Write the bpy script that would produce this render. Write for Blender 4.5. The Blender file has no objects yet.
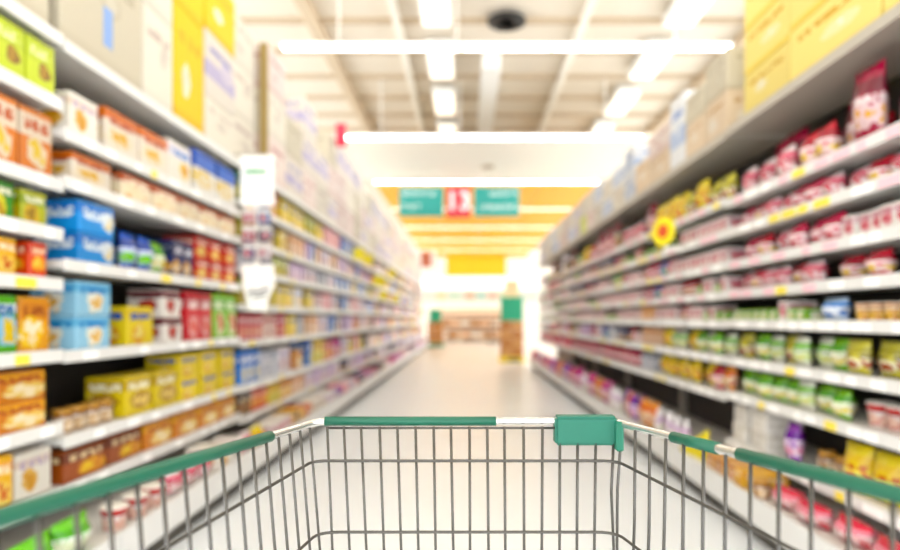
import bpy, bmesh, math, random
from mathutils import Vector, Matrix

# ------------------------------------------------------------------ camera, world, exposure
H = 1.10                                   # lens height above the floor
scene = bpy.context.scene
C = scene.collection
cam_d = bpy.data.cameras.new('camera')
cam = bpy.data.objects.new('camera', cam_d)
C.objects.link(cam)
cam.location = (0, 0, H)
cam.rotation_euler = (math.radians(90), 0, 0)
cam_d.sensor_width = 36.0
cam_d.lens = 24.0
cam_d.shift_x = -16 / 900
cam_d.shift_y = 43 / 900
cam_d.clip_start = 0.02
cam_d.dof.use_dof = True
cam_d.dof.focus_distance = 0.75
cam_d.dof.aperture_fstop = 2.0
scene.camera = cam

world = bpy.data.worlds.new('world')
scene.world = world
world.use_nodes = True
world.node_tree.nodes['Background'].inputs[0].default_value = (0.97, 0.99, 1.0, 1)
world.node_tree.nodes['Background'].inputs[1].default_value = 1.75  # even ambient fill, added for brightness through the open hall sides

scene.view_settings.view_transform = 'Standard'
scene.view_settings.look = 'None'
scene.view_settings.gamma = 1
scene.view_settings.use_curve_mapping = False
scene.view_settings.exposure = 1.27
LAMP = 6.0                                # emission of the ceiling tubes

random.seed(11)

# ------------------------------------------------------------------ helpers
def lin(c):
    if isinstance(c, str):
        c = tuple(int(c[i:i + 2], 16) / 255 for i in (0, 2, 4))
    return tuple(((v / 12.92) if v <= 0.04045 else ((v + 0.055) / 1.055) ** 2.4) for v in c) + (1,)

MATS = {}
def mat(name, col, rough=0.5, metal=0.0, emit=0.0, noise=0.0, nscale=8.0, bump=0.0):
    if name in MATS:
        return MATS[name]
    m = bpy.data.materials.new(name)
    m.use_nodes = True
    nt = m.node_tree
    b = nt.nodes['Principled BSDF']
    b.inputs['Base Color'].default_value = lin(col)
    b.inputs['Roughness'].default_value = rough
    b.inputs['Metallic'].default_value = metal
    if emit:
        b.inputs['Emission Color'].default_value = lin(col)
        b.inputs['Emission Strength'].default_value = emit
    if noise or bump:
        tc = nt.nodes.new('ShaderNodeTexCoord')
        n = nt.nodes.new('ShaderNodeTexNoise')
        n.inputs['Scale'].default_value = nscale
        n.inputs['Detail'].default_value = 3
        nt.links.new(tc.outputs['Object'], n.inputs['Vector'])
        if noise:
            mp = nt.nodes.new('ShaderNodeMapRange')
            mp.inputs['To Min'].default_value = 1 - noise
            mp.inputs['To Max'].default_value = 1 + noise * 0.4
            nt.links.new(n.outputs['Fac'], mp.inputs['Value'])
            mx = nt.nodes.new('ShaderNodeMix')
            mx.data_type = 'RGBA'
            mx.blend_type = 'MULTIPLY'
            mx.inputs['Factor'].default_value = 1
            mx.inputs['A'].default_value = lin(col)
            nt.links.new(mp.outputs['Result'], mx.inputs['B'])
            nt.links.new(mx.outputs['Result'], b.inputs['Base Color'])
        if bump:
            bp = nt.nodes.new('ShaderNodeBump')
            bp.inputs['Strength'].default_value = bump
            bp.inputs['Distance'].default_value = 0.01
            nt.links.new(n.outputs['Fac'], bp.inputs['Height'])
            nt.links.new(bp.outputs['Normal'], b.inputs['Normal'])
    MATS[name] = m
    return m

def make_print_group():
    g = bpy.data.node_groups.new('printed_pack', 'ShaderNodeTree')
    itf = g.interface
    for n in ('Base', 'Band', 'Blob', 'Spot', 'Ink'):
        itf.new_socket(n, in_out='INPUT', socket_type='NodeSocketColor')
    for n, d in (('B0', .7), ('B1', .9), ('CX', .5), ('CZ', .4), ('RX', .3), ('RZ', .25), ('T0', .74), ('T1', .86), ('Seed', 0.)):
        s = itf.new_socket(n, in_out='INPUT', socket_type='NodeSocketFloat')
        s.default_value = d
    itf.new_socket('Color', in_out='OUTPUT', socket_type='NodeSocketColor')
    N, Lk = g.nodes, g.links
    gi, go = N.new('NodeGroupInput'), N.new('NodeGroupOutput')
    def M(op, a, b=None, c=None):
        n = N.new('ShaderNodeMath')
        n.operation = op
        for i, v in enumerate((a, b, c)):
            if v is None:
                continue
            if isinstance(v, (int, float)):
                n.inputs[i].default_value = v
            else:
                Lk.new(v, n.inputs[i])
        return n.outputs[0]
    def mix(f, a, b):
        n = N.new('ShaderNodeMix')
        n.data_type = 'RGBA'
        Lk.new(f, n.inputs['Factor'])
        Lk.new(a, n.inputs['A'])
        Lk.new(b, n.inputs['B'])
        return n.outputs['Result']
    tc = N.new('ShaderNodeTexCoord')
    sp = N.new('ShaderNodeSeparateXYZ'); Lk.new(tc.outputs['Generated'], sp.inputs[0])
    sn = N.new('ShaderNodeSeparateXYZ'); Lk.new(tc.outputs['Normal'], sn.inputs[0])
    side = M('GREATER_THAN', M('ABSOLUTE', sn.outputs['X']), 0.7)
    u = M('ADD', M('MULTIPLY', sp.outputs['Y'], side), M('MULTIPLY', sp.outputs['X'], M('SUBTRACT', 1.0, side)))
    z = sp.outputs['Z']
    cv = N.new('ShaderNodeCombineXYZ')
    Lk.new(u, cv.inputs[0]); Lk.new(z, cv.inputs[1]); Lk.new(gi.outputs['Seed'], cv.inputs[2])
    nz = N.new('ShaderNodeTexNoise'); nz.inputs['Scale'].default_value = 5; nz.inputs['Detail'].default_value = 2
    Lk.new(cv.outputs[0], nz.inputs['Vector'])
    wob = M('MULTIPLY', M('SUBTRACT', nz.outputs['Fac'], 0.5), 2.2)
    dx = M('DIVIDE', M('SUBTRACT', u, gi.outputs['CX']), gi.outputs['RX'])
    dz = M('DIVIDE', M('SUBTRACT', z, gi.outputs['CZ']), gi.outputs['RZ'])
    r = M('ADD', M('ADD', M('MULTIPLY', dx, dx), M('MULTIPLY', dz, dz)), wob)
    blob = M('LESS_THAN', r, 1.0)
    spot = M('LESS_THAN', M('ADD', r, M('MULTIPLY', wob, 0.8)), 0.34)
    band = M('MULTIPLY', M('GREATER_THAN', z, gi.outputs['B0']), M('LESS_THAN', z, gi.outputs['B1']))
    tv = N.new('ShaderNodeCombineXYZ')
    Lk.new(M('MULTIPLY', u, 11.0), tv.inputs[0]); Lk.new(M('MULTIPLY', z, 7.0), tv.inputs[1])
    Lk.new(M('ADD', gi.outputs['Seed'], 7.0), tv.inputs[2])
    tn = N.new('ShaderNodeTexNoise'); tn.inputs['Scale'].default_value = 1.0; tn.inputs['Detail'].default_value = 1
    Lk.new(tv.outputs[0], tn.inputs['Vector'])
    inr = M('MULTIPLY', M('GREATER_THAN', z, gi.outputs['T0']), M('LESS_THAN', z, gi.outputs['T1']))
    inu = M('LESS_THAN', M('ABSOLUTE', M('SUBTRACT', u, 0.5)), 0.38)
    ink = M('MULTIPLY', M('MULTIPLY', inr, inu), M('GREATER_THAN', tn.outputs['Fac'], 0.44))
    c = mix(band, gi.outputs['Base'], gi.outputs['Band'])
    c = mix(blob, c, gi.outputs['Blob'])
    c = mix(spot, c, gi.outputs['Spot'])
    c = mix(ink, c, gi.outputs['Ink'])
    oi = N.new('ShaderNodeObjectInfo')
    hs = N.new('ShaderNodeHueSaturation')
    Lk.new(M('ADD', 0.68, M('MULTIPLY', oi.outputs['Random'], 0.16)), hs.inputs['Value'])
    hs.inputs['Saturation'].default_value = 1.2
    Lk.new(c, hs.inputs['Color'])
    Lk.new(hs.outputs[0], go.inputs['Color'])
    return g
PRINT = make_print_group()

def print_mat(name, cols, seed=0.0, rough=0.4, lay=None, bump=0.0):
    if name in MATS:
        return MATS[name]
    rnd = random.Random(name)
    m = bpy.data.materials.new(name)
    m.use_nodes = True
    nt = m.node_tree
    b = nt.nodes['Principled BSDF']
    b.inputs['Roughness'].default_value = rough
    g = nt.nodes.new('ShaderNodeGroup')
    g.node_tree = PRINT
    for k, c in zip(('Base', 'Band', 'Blob', 'Spot', 'Ink'), cols):
        g.inputs[k].default_value = lin(c)
    v = dict(B0=rnd.uniform(.55, .72), B1=rnd.uniform(.84, .97), CX=rnd.uniform(.35, .65), CZ=rnd.uniform(.28, .42),
             RX=rnd.uniform(.3, .42), RZ=rnd.uniform(.2, .32), T0=.66, T1=.84, Seed=rnd.uniform(0, 50))
    v.update(lay or {})
    for k, x in v.items():
        g.inputs[k].default_value = x
    nt.links.new(g.outputs[0], b.inputs['Base Color'])
    if bump:
        tc = nt.nodes.new('ShaderNodeTexCoord')
        n = nt.nodes.new('ShaderNodeTexNoise')
        n.inputs['Scale'].default_value = 30
        bp = nt.nodes.new('ShaderNodeBump')
        bp.inputs['Strength'].default_value = bump
        bp.inputs['Distance'].default_value = 0.02
        nt.links.new(tc.outputs['Object'], n.inputs['Vector'])
        nt.links.new(n.outputs['Fac'], bp.inputs['Height'])
        nt.links.new(bp.outputs['Normal'], b.inputs['Normal'])
    MATS[name] = m
    return m

def box(bm, x0, x1, y0, y1, z0, z1, bevel=0.0, mi=0):
    v = [bm.verts.new((x, y, z)) for z in (z0, z1) for y in (y0, y1) for x in (x0, x1)]
    fs = [bm.faces.new([v[i] for i in q]) for q in ((0, 2, 3, 1), (4, 5, 7, 6), (0, 1, 5, 4), (2, 6, 7, 3), (0, 4, 6, 2), (1, 3, 7, 5))]
    for f in fs:
        f.material_index = mi
    if bevel:
        ed = list({e for f in fs for e in f.edges})
        r = bmesh.ops.bevel(bm, geom=ed, offset=bevel, segments=1, affect='EDGES', profile=0.5)
        for f in r['faces']:
            f.material_index = mi

def lathe(bm, prof, n=12, cx=0, cy=0):
    rings = []
    for r, z in prof:
        rings.append([bm.verts.new((cx + r * math.cos(2 * math.pi * i / n), cy + r * math.sin(2 * math.pi * i / n), z)) for i in range(n)])
    for a, b in zip(rings, rings[1:]):
        for i in range(n):
            bm.faces.new((a[i], a[(i + 1) % n], b[(i + 1) % n], b[i]))
    bm.faces.new(rings[0][::-1])
    bm.faces.new(rings[-1])

def tube(bm, pts, r, n=8, cap=True):
    pts = [Vector(p) for p in pts]
    rings = []
    up = None
    for i, p in enumerate(pts):
        d = (pts[min(i + 1, len(pts) - 1)] - pts[max(i - 1, 0)]).normalized()
        if up is None:
            up = d.orthogonal().normalized()
        up = (up - d * up.dot(d)).normalized()
        s = d.cross(up)
        rings.append([bm.verts.new(p + (up * math.cos(2 * math.pi * k / n) + s * math.sin(2 * math.pi * k / n)) * r) for k in range(n)])
    for a, b in zip(rings, rings[1:]):
        for k in range(n):
            bm.faces.new((a[k], a[(k + 1) % n], b[(k + 1) % n], b[k]))
    if cap:
        bm.faces.new(rings[0][::-1])
        bm.faces.new(rings[-1])

def mesh(name, bm, m, smooth=False):
    bmesh.ops.recalc_face_normals(bm, faces=bm.faces)
    me = bpy.data.meshes.new(name)
    bm.to_mesh(me)
    bm.free()
    for x in (m if isinstance(m, (list, tuple)) else [m]):
        me.materials.append(x)
    if smooth:
        for p in me.polygons:
            p.use_smooth = True
    return me

def link(name, data, parent=None, loc=None, rz=0.0):
    o = bpy.data.objects.new(name, data)
    C.objects.link(o)
    o.parent = parent
    if loc is not None:
        o.location = loc
    if rz:
        o.rotation_euler = (0, 0, rz)
    return o

def obj(name, bm, m, parent=None, loc=None, rz=0.0, smooth=False):
    return link(name, mesh(name, bm, m, smooth), parent, loc, rz)

def boxobj(name, dims, m, parent=None, bevel=0.0, loc=None):
    bm = bmesh.new()
    box(bm, *dims, bevel=bevel)
    return obj(name, bm, m, parent, loc)

def tag(o, label, cat, group=None, kind=None):
    o['label'] = label
    o['category'] = cat
    if group:
        o['group'] = group
    if kind:
        o['kind'] = kind
    return o

def struct(o, label=None):
    o['kind'] = 'structure'
    if label:
        o['label'] = label
    return o

ORD = ('first second third fourth fifth sixth seventh eighth ninth tenth eleventh twelfth thirteenth fourteenth fifteenth sixteenth '
       'seventeenth eighteenth nineteenth twentieth').split()
def ordw(i):
    if i < 20:
        return ORD[i]
    k = i + 1
    return f"{k}{'th' if 10 <= k % 100 <= 20 else {1: 'st', 2: 'nd', 3: 'rd'}.get(k % 10, 'th')}"

# ------------------------------------------------------------------ the hall
M_floor = mat('polished_floor', 'eff4fa', 0.3, noise=0.05, nscale=1.5)
M_ceil = mat('cream_ceiling', 'e2d6c3', 0.8)
M_ceil2 = mat('cream_panel', 'f0e8d8', 0.8)
M_white = mat('white_paint', 'f2f0ea', 0.45)
M_wall = mat('wall_paint', 'f1ece2', 0.8)
M_yellow = mat('yellow_panel', 'f5b004', 0.55)
M_yellow2 = mat('bright_yellow_panel', 'f7bc00', 0.5)
M_lamp = mat('tube_light', 'fffdf8', 0.4, emit=LAMP)
M_lamp3 = mat('dim_tube_light', 'fff8ec', 0.4, emit=.9)
M_lamp2 = mat('soft_light_panel', 'fff6e6', 0.4, emit=.5)

CZ = H + 4.0                                # main ceiling
LZ = H + 2.97                                # light rows
RAFT = (-2.03, 2.92)
struct(boxobj('floor', (-9, 9, -7, 34, -0.1, 0), M_floor), 'pale polished supermarket floor')
ceiling = struct(boxobj('ceiling', (-9, 9, -7, 34, CZ, CZ + 0.1), M_ceil), 'cream ceiling with beams')
struct(boxobj('wall_back', (-9, 9, 33.8, 34, 0, CZ), M_wall), 'pale back wall')
M_rib = mat('ceiling_rib', 'c2ad90', 0.7)
M_beam = mat('ceiling_beam', 'efe8da', 0.7)
M_brownbeam = mat('brown_beam', 'cbb698', 0.7)
for i in range(10):                        # cross ribs of the ceiling deck
    y = 5.2 + 0.93 * i
    boxobj('rib', (-4.9, 4.9, y, y + 0.09, CZ - 0.05, CZ), M_rib, ceiling)
for x, w, d, m in ((-4.2, .1, .14, M_beam), (-2.02, .14, .16, M_brownbeam), (-0.92, .09, .12, M_beam), (1.56, .09, .12, M_beam), (3.9, .12, .16, M_brownbeam)):
    boxobj('beam', (x - w / 2, x + w / 2, -6.8, 33.8, CZ - d, CZ - 0.002), m, ceiling)
boxobj('duct', (0.24, 0.52, 8.9, 33.0, CZ - 0.3, CZ - 0.055), M_white, ceiling)

def ceiling_lamp_panel(x, y, w, l, label):
    t = link('fluorescent_fixture', None, loc=(x, y, CZ - 0.19))
    boxobj('housing', (-w / 2 - .03, w / 2 + .03, -l / 2 - .03, l / 2 + .03, 0.02, 0.135), M_white, t)
    boxobj('diffuser', (-w / 2, w / 2, -l / 2, l / 2, 0, 0.02), M_lamp2, t)
    tag(t, label, 'ceiling light', 'square light panels along the ceiling')
for k in range(10):
    y = -3.0 + k * 1.72
    which = f'{ordw(k - 6)} in view' if k > 5 else f'{ordw(k)} overhead'
    ceiling_lamp_panel(-0.38, y, 0.34, 1.05, f'white light panel under the ceiling, {which}, line left of the dark disc')
    ceiling_lamp_panel(2.78, y, 0.34, 1.05, f'white light panel under the ceiling, {which}, line right of the dark disc')

rows = [-3.3 + 3.3 * k for k in range(10)]
for k, y in enumerate(rows):
    t = link('light_row', None, loc=(0, y, LZ))
    n = 5
    w = (RAFT[1] - RAFT[0]) / n
    boxobj('housing', (RAFT[0], RAFT[1], -0.05, 0.05, 0.02, 0.045), M_white, t)
    for i in range(n):
        a = RAFT[0] + i * w
        boxobj('lamp_tube', (a + .02, a + w - .02, -0.035, 0.035, -0.012 if y < 13 else .004, 0.02), M_lamp if y < 14 else M_lamp3, t, bevel=0.006)
    for x in (-1.4, -0.1, 2.3):
        boxobj('hanger', (x - .008, x + .008, -.008, .008, 0.045, CZ - LZ - 0.001), M_white, t)
    tag(t, f'long white strip light across the aisle, {ordw(k - 3)} row in view' if k > 2 else f'long white strip light overhead, {ordw(k)} row above the cart end', 'strip light', 'strip lights hung in rows across the aisle')

pan = tag(boxobj('ceiling_panel', (RAFT[0] - .3, RAFT[1] + .3, 9.98, 13.12, LZ + 0.06, LZ + 0.1), M_ceil2),
          'plain cream ceiling panel between second and third strip lights', 'ceiling panel')
names = ('first', 'second', 'third', 'fourth', 'fifth')
for k in range(5):
    y0 = 13.2 + 3.3 * k
    y1 = y0 + 3.3
    t = link('yellow_ceiling_panel', None, loc=(0, y0, LZ))
    a0, a1 = 0.12, 3.0
    q = 4
    ww = (RAFT[1] - RAFT[0]) / q
    for i in range(q):
        boxobj('panel_board', (RAFT[0] + i * ww + .01, RAFT[0] + (i + 1) * ww - .01, a0, a1, 0.0, 0.03), M_yellow, t)
    boxobj('panel_rail', (RAFT[0], RAFT[1], a1 - .16, a1 - .08, .031, .07), M_white, t)
    tag(t, f'yellow suspended ceiling panel, {names[k]} one beyond the aisle number sign', 'ceiling panel', 'yellow ceiling panels')

bm = bmesh.new()
lathe(bm, [(0.10, 0.0), (0.2, 0.0), (0.255, 0.012), (0.26, 0.03), (0.2, 0.045)], 28)
M_dark = mat('dark_plastic', '2b2724', 0.5)
t = tag(obj('ceiling_vent', bm, M_dark, loc=(0.54, 7.95, CZ - 0.098)), 'dark round vent disc on the cream ceiling above first strip light', 'vent')
bm = bmesh.new()
for r in (0.12, 0.16, 0.2):
    lathe(bm, [(r - .012, 0), (r, -0.006), (r + .012, 0)], 24)
obj('vent_ring', bm, mat('vent_grey', '36312d', .5), t)
bm = bmesh.new()
lathe(bm, [(0.05, 0.0), (0.1, 0.0), (0.14, 0.02), (0.14, 0.03)], 20)
tag(obj('ceiling_vent', bm, mat('vent_beige', 'b5a488', .6), loc=(0.44, 12.0, LZ + 0.03)), 'small beige round vent on the cream panel', 'vent')

# hanging aisle sign
M_teal = mat('teal_sign', '1f9f94', 0.5)
M_red = mat('red_sign', 'd8283f', 0.5)
M_ink = mat('sign_white', 'ffffff', 0.5)
SY, SZ = 12.3, H + 2.38
def lettering(parent, x0, x1, z, hh, seed, y=-0.022):
    rnd = random.Random(seed)
    x = x0
    bm = bmesh.new()
    while x < x1 - .02:
        w = rnd.uniform(.03, .055)
        k = rnd.random()
        box(bm, x, x + .012, y, y + .004, z, z + hh)
        if k < .7:
            box(bm, x + .0125, x + w, y, y + .004, z + hh - .014, z + hh)
        if k > .3:
            box(bm, x + .0125, x + w, y, y + .004, z, z + .014)
        if k > .5:
            box(bm, x + w + .0005, x + w + .012, y, y + .004, z, z + hh * .8)
        if k < .25:
            box(bm, x, x + .03, y, y + .004, z + hh + .02, z + hh + .032)
        x += w + .028
    obj('lettering', bm, M_ink, parent)
s = link('aisle_sign', None, loc=(0, SY, SZ))
sc_ = SY / 600
for a, b, seed in ((399 - 466, 443.5 - 466, 1), (474 - 466, 519.5 - 466, 2)):
    p = boxobj('teal_board', (a * sc_, b * sc_, -.02, .02, -.3, .3), M_teal, s, bevel=.006)
    if seed == 1:
        lettering(s, a * sc_ + .06, a * sc_ + .74, .13, .09, 3)
        lettering(s, a * sc_ + .06, a * sc_ + .48, -.15, .09, 4)
    else:
        lettering(s, a * sc_ + .32, b * sc_ - .05, .13, .09, 5)
        lettering(s, a * sc_ + .14, b * sc_ - .05, -.15, .09, 6)
a, b = (446.5 - 466) * sc_, (470.5 - 466) * sc_
boxobj('number_board', (a, b, -.025, .025, -.32, .32), M_red, s, bevel=.006)
cu = bpy.data.curves.new('aisle_number', 'FONT')
cu.body = '13'
cu.size = .52
cu.align_x = 'CENTER'
cu.align_y = 'CENTER'
cu.extrude = .002
cu.offset = .012
cu.materials.append(M_ink)
tmp = bpy.data.objects.new('tmp', cu)
C.objects.link(tmp)
bpy.context.view_layer.update()
me = bpy.data.meshes.new_from_object(tmp.evaluated_get(bpy.context.evaluated_depsgraph_get()))
bpy.data.objects.remove(tmp)
n = link('aisle_number', me, s, loc=((a + b) / 2, -.029, 0))
n.rotation_euler = (math.radians(90), 0, 0)
for x in (a - 1.2, a - .2, b + .2, b + .9):
    boxobj('hanger', (x - .006, x + .006, -.006, .006, .3, LZ + .06 - SZ - .001), M_white, s)
tag(s, 'hanging aisle sign with red number 13 between two teal boards', 'sign')

# ------------------------------------------------------------------ shelving
M_shelf = mat('shelf_white', 'dcdad6', 0.45)
M_rail = mat('rail_white', 'dfdfde', 0.4)
M_back = mat('back_panel_dark', '2e2823', 0.7)  # dark grey backing, deepened to carry the shade in the shelf gaps
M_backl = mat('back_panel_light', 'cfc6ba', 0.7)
M_post = mat('shelf_post', '9b958c', 0.5)
M_toe = mat('toe_kick', '4c4842', 0.7)
M_tag_w = mat('price_tag_white', 'ffffff', 0.5)
M_tag_p = mat('price_tag_pink', 'f0c4d0', 0.5)
M_tag_y = mat('price_tag_yellow', 'f7e04a', 0.5)
M_steel = mat('grey_steel', 'b3aca0', 0.5, 0.0)
DEPTH = 0.46
BASE_X = 1.39
XF = {'L': -1.62, 'R': 1.58}                # shelf front planes
def bay(side, y0, y1, hs, label, dark=True, tags=True, front=None):
    s = 1 if side == 'L' else -1            # +X points into the aisle for the left side
    xf = (front or XF[side])
    xb = xf - s * DEPTH
    def X(a, b):
        return (min(a, b), max(a, b))
    t = link('shelving_unit', None, loc=(xf, (y0 + y1) / 2, 0))
    L = (y1 - y0) / 2
    def part(name, xa, xb_, ya, yb, za, zb, m, par=None, bev=0.0):
        a, b = X(xa - xf, xb_ - xf)
        return boxobj(name, (a, b, ya, yb, za, zb), m, par or t, bev)
    top = max(hs)
    part('back_panel', xb, xb - s * .02, -L, L, 0.04, top + .05, M_back if dark else M_backl)
    for e in (-1, 1):
        a = e * L
        part('upright', xb + s * .001, xb + s * .05, a - .02 * (e + 1) + .0, a + .02 * (1 - e), 0.0, top - .035, M_post)
    part('toe_kick', s * -(BASE_X + .06), xb - s * .02, -L, L, 0, .1, M_toe)
    d = part('base_shelf', s * -(BASE_X + .013), xb, -L, L, .101, .215, M_shelf)
    part('price_rail', s * -BASE_X, s * -(BASE_X + .012), -L + .004, L - .004, .1, .235, M_rail, d)
    rnd = random.Random(y0 * 7 + s)
    for i, z in enumerate(sorted(hs, reverse=True)):
        f = part('shelf', xf - s * .013, xb + s * .051, -L + .003, L - .003, z - .032, z, M_shelf if i or side == 'L' else M_steel)
        part('price_rail', xf, xf - s * .012, -L + .004, L - .004, z - .044, z + .006, M_rail if i or side == 'L' else M_steel, f)
        if i and tags:
            y = -L + rnd.uniform(.05, .2)
            while y < L - .1:
                w = rnd.choice((.05, .07, .07, .1) if side == 'L' else (.06, .08, .1, .12))
                part('price_tag', xf + s * .0005, xf + s * .003, y, y + w, z - .041, z - .004, M_tag_y if rnd.random() < .2 else (M_tag_p if side == 'R' and i < 5 and rnd.random() < .6 else M_tag_w), f)
                y += w + (rnd.uniform(.08, .35) if side == 'L' else rnd.uniform(.015, .16))
    tag(t, label, 'shelving unit', 'gondola shelving units along both sides of the aisle')
    return t

def HS(k, *v):
    return [H + k * q for q in v]
BAYS = {}
def add_bay(key, side, y0, y1, hs, phrase, dark=True, tags=True):
    bay(side, y0, y1, hs, f'white metal shelving unit with packed shelves, {phrase}', dark, tags)
    BAYS[key] = dict(side=side, y0=y0, y1=y1, hs=sorted(hs, reverse=True) + [.215], phrase=phrase)
hl1 = HS(.953, 1.19, .915, .576, .37, .16, -.137, -.44, -.72)
hl2 = HS(.953, 1.18, .806, .6, .247, -.145, -.51, -.72)
hl3 = HS(.953, 1.20, .9, .62, .38, .10, -.18, -.52, -.76)
hr1 = HS(.9875, 1.16, .72, .54, .34, .163, -.015, -.24, -.45, -.74)
hr2 = HS(.9875, 1.15, .74, .54, .34, .16, -.02, -.24, -.47)
add_bay('L1', 'L', 1.2, 2.419, hl1, 'nearest left bay')
add_bay('L2', 'L', 2.421, 4.32, hl2, 'left bay before signs')
LN = ['left bay past signs'] + [f'{ordw(i)} left bay past signs' for i in range(1, 12)]
YL = [4.324 + 1.84 * i for i in range(11)]
for i in range(10):
    add_bay(f'L{i + 3}', 'L', YL[i], YL[i + 1] - .002, hl3, LN[i], tags=i < 4)
add_bay('R1', 'R', 1.4, 3.659, hr1, 'nearest right bay')
RN = [f'{ordw(i)} right bay' for i in range(1, 10)]
YR = [3.661 + 1.9 * i for i in range(6)]
for i in range(5):
    add_bay(f'R{i + 2}', 'R', YR[i], YR[i + 1] - .002, hr2, RN[i], tags=i < 4, dark=i < 4)

# ------------------------------------------------------------------ packaged goods
TYPES = {}
def T(key, name, shape, w, d, h, cols, desc, cat, **lay):
    TYPES[key] = dict(name=name, shape=shape, w=w, d=d, h=h, cols=cols, desc=desc, cat=cat, lay=lay)
W_ = 'ffffff'
# boxes                                            base      band      blob      spot      ink
T('lime', 'cereal_box', 'box', .15, .2, .225, ('cfdf1c', 'c2d414', '8c6a22', 'b8924a', 'f2f6b8'), 'lime green cereal box', 'box', CZ=.42, RX=.22, RZ=.16)
T('orange', 'cracker_box', 'box', .17, .2, .24, ('e8842c', 'f0e0cc', 'f0dfc4', 'f0cc3c', 'c8581c'), 'orange cracker box', 'box', CZ=.35)
T('green', 'tea_box', 'box', .12, .18, .135, ('3f8f2c', '2f7a28', 'd8d24a', 'b98a2c', 'f2f2d8'), 'green tea box', 'box')
T('olive', 'tea_box', 'box', .13, .18, .13, ('b6bb2a', '8aa018', 'd8b860', '9a7a2c', 'f2f2d8'), 'yellow-green tea box', 'box')
T('yelor', 'biscuit_box', 'box', .09, .18, .14, ('f0b628', 'e8941c', 'f6e08a', 'd4691a', 'fff6d8'), 'golden yellow biscuit box', 'box')
T('redor', 'biscuit_box', 'box', .09, .18, .14, ('e0481c', 'c8301a', 'f0a23c', 'f7d27a', 'ffe9c8'), 'orange-red biscuit box', 'box')
T('grnblu', 'cereal_box', 'box', .12, .2, .2, ('5fae3a', 'e8f0f4', '9fcbe8', 'e8c83c', '2f6fae'), 'green and pale blue cereal box', 'box')
T('cookie', 'cookie_box', 'box', .16, .2, .16, ('e3a021', 'd98a14', 'f2cf6a', 'f8ead0', 'a0521c'), 'golden cookie box', 'box')
T('brown', 'cookie_box', 'box', .28, .2, .11, ('a04f1e', '6f3216', 'd98d2e', 'f0cf6a', 'f4dfb8'), 'brown cookie box', 'box')
T('cookie2', 'cookie_box', 'box', .28, .2, .11, ('d98324', 'e8a83c', 'f2d488', 'fff0d0', 'a8401c'), 'orange and cream cookie box', 'box')
T('cream', 'cracker_box', 'box', .27, .2, .15, ('f1ece2', 'e9e4ea', 'f0c93e', 'd9902c', '7f9fd8'), 'white cracker box with yellow print', 'box', RX=.2, RZ=.2, CX=.68)
T('cream2', 'cracker_box', 'box', .19, .2, .115, ('f4efe6', 'e8d6c8', 'e8c07a', 'd99a2c', 'c8b8d0'), 'white cracker box with tan print', 'box', RX=.22, RZ=.25)
T('bluwh', 'cracker_box', 'box', .3, .2, .17, ('f2efe8', '3a62c4', 'f0d070', 'f4ead0', '5f82d8'), 'white cracker box with blue band', 'box', B0=.6, B1=1.0)
T('whor', 'cracker_box', 'box', .27, .2, .13, ('f2e8da', 'e07a3a', 'f4e6cc', 'e8b43c', 'b8542a'), 'white and orange cracker box', 'box', B0=.75, B1=1.0, CZ=.4, RX=.4)
T('dkor', 'cracker_box', 'box', .27, .2, .13, ('f2e4cc', 'b8552a', 'fbeecf', 'eeaa40', 'fff0d8'), 'cream cracker box with orange top', 'box', B0=.68, B1=1.0, CZ=.35, RX=.4)  # orange top print; the dark strip above these boxes is gap shade
T('blue', 'biscuit_box', 'box', .25, .2, .15, ('3f9ae8', '2f7ad0', 'e8eef4', 'f0d24a', 'e8f4ff'), 'bright blue biscuit box', 'box', CX=.82, RX=.16, RZ=.34, CZ=.5, T0=.45, T1=.8)
T('ltblue', 'biscuit_box', 'box', .24, .2, .145, ('a8d4ee', '7fbce4', 'f0f0e4', 'f0b83c', '4a8fd0'), 'pale blue biscuit box', 'box', CZ=.4, RX=.24)
T('yellow', 'biscuit_box', 'box', .24, .2, .125, ('f2d818', 'e8c814', 'e8a020', 'fff2a0', '4a6ab8'), 'bright yellow biscuit box', 'box', RX=.22, RZ=.24)
T('yellow2', 'biscuit_box', 'box', .24, .2, .125, ('ecd21c', 'c8a814', 'a8742c', 'f2d890', 'fffbe0'), 'yellow biscuit box with brown print', 'box')
T('maroon', 'chocolate_box', 'box', .19, .2, .12, ('f0ebe6', '6a3038', '9a4a52', 'd06a5a', '5a2a30'), 'white and maroon chocolate box', 'box', RX=.25)
T('red', 'chocolate_box', 'box', .17, .2, .24, ('d83a42', 'b82430', 'f0c0c0', 'e87a70', 'fbe8e8'), 'tall red chocolate box', 'box')
T('grn2', 'chocolate_box', 'box', .19, .2, .24, ('8cc84a', '5fae2c', 'e8f0c8', 'd85a4a', 'f4ffe0'), 'tall light green chocolate box', 'box')
T('redbox', 'biscuit_box', 'box', .17, .2, .14, ('d8342a', 'b02420', 'f0b43c', 'f7e6a0', 'fff0e0'), 'red and yellow biscuit box', 'box')
T('navy', 'biscuit_box', 'box', .13, .2, .13, ('28346a', '1c244c', 'd8a03c', 'e8e0d0', 'f0f0ff'), 'navy blue biscuit box', 'box')
T('pinkbox', 'wafer_box', 'box', .1, .2, .17, ('f0b4bc', 'e88a9c', 'fbe8e4', 'd85a78', 'fff4f4'), 'pink wafer box', 'box')
T('whitebox', 'wafer_box', 'box', .12, .2, .15, ('f4f0ec', 'e4dcea', 'd8c8e4', 'e8b4a0', 'a890c0'), 'white wafer box', 'box')
T('lilac', 'wafer_box', 'box', .12, .2, .14, ('d8c0e4', 'b890d0', 'f4ecf4', 'e8a0b8', 'fff4ff'), 'lilac wafer box', 'box')
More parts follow.
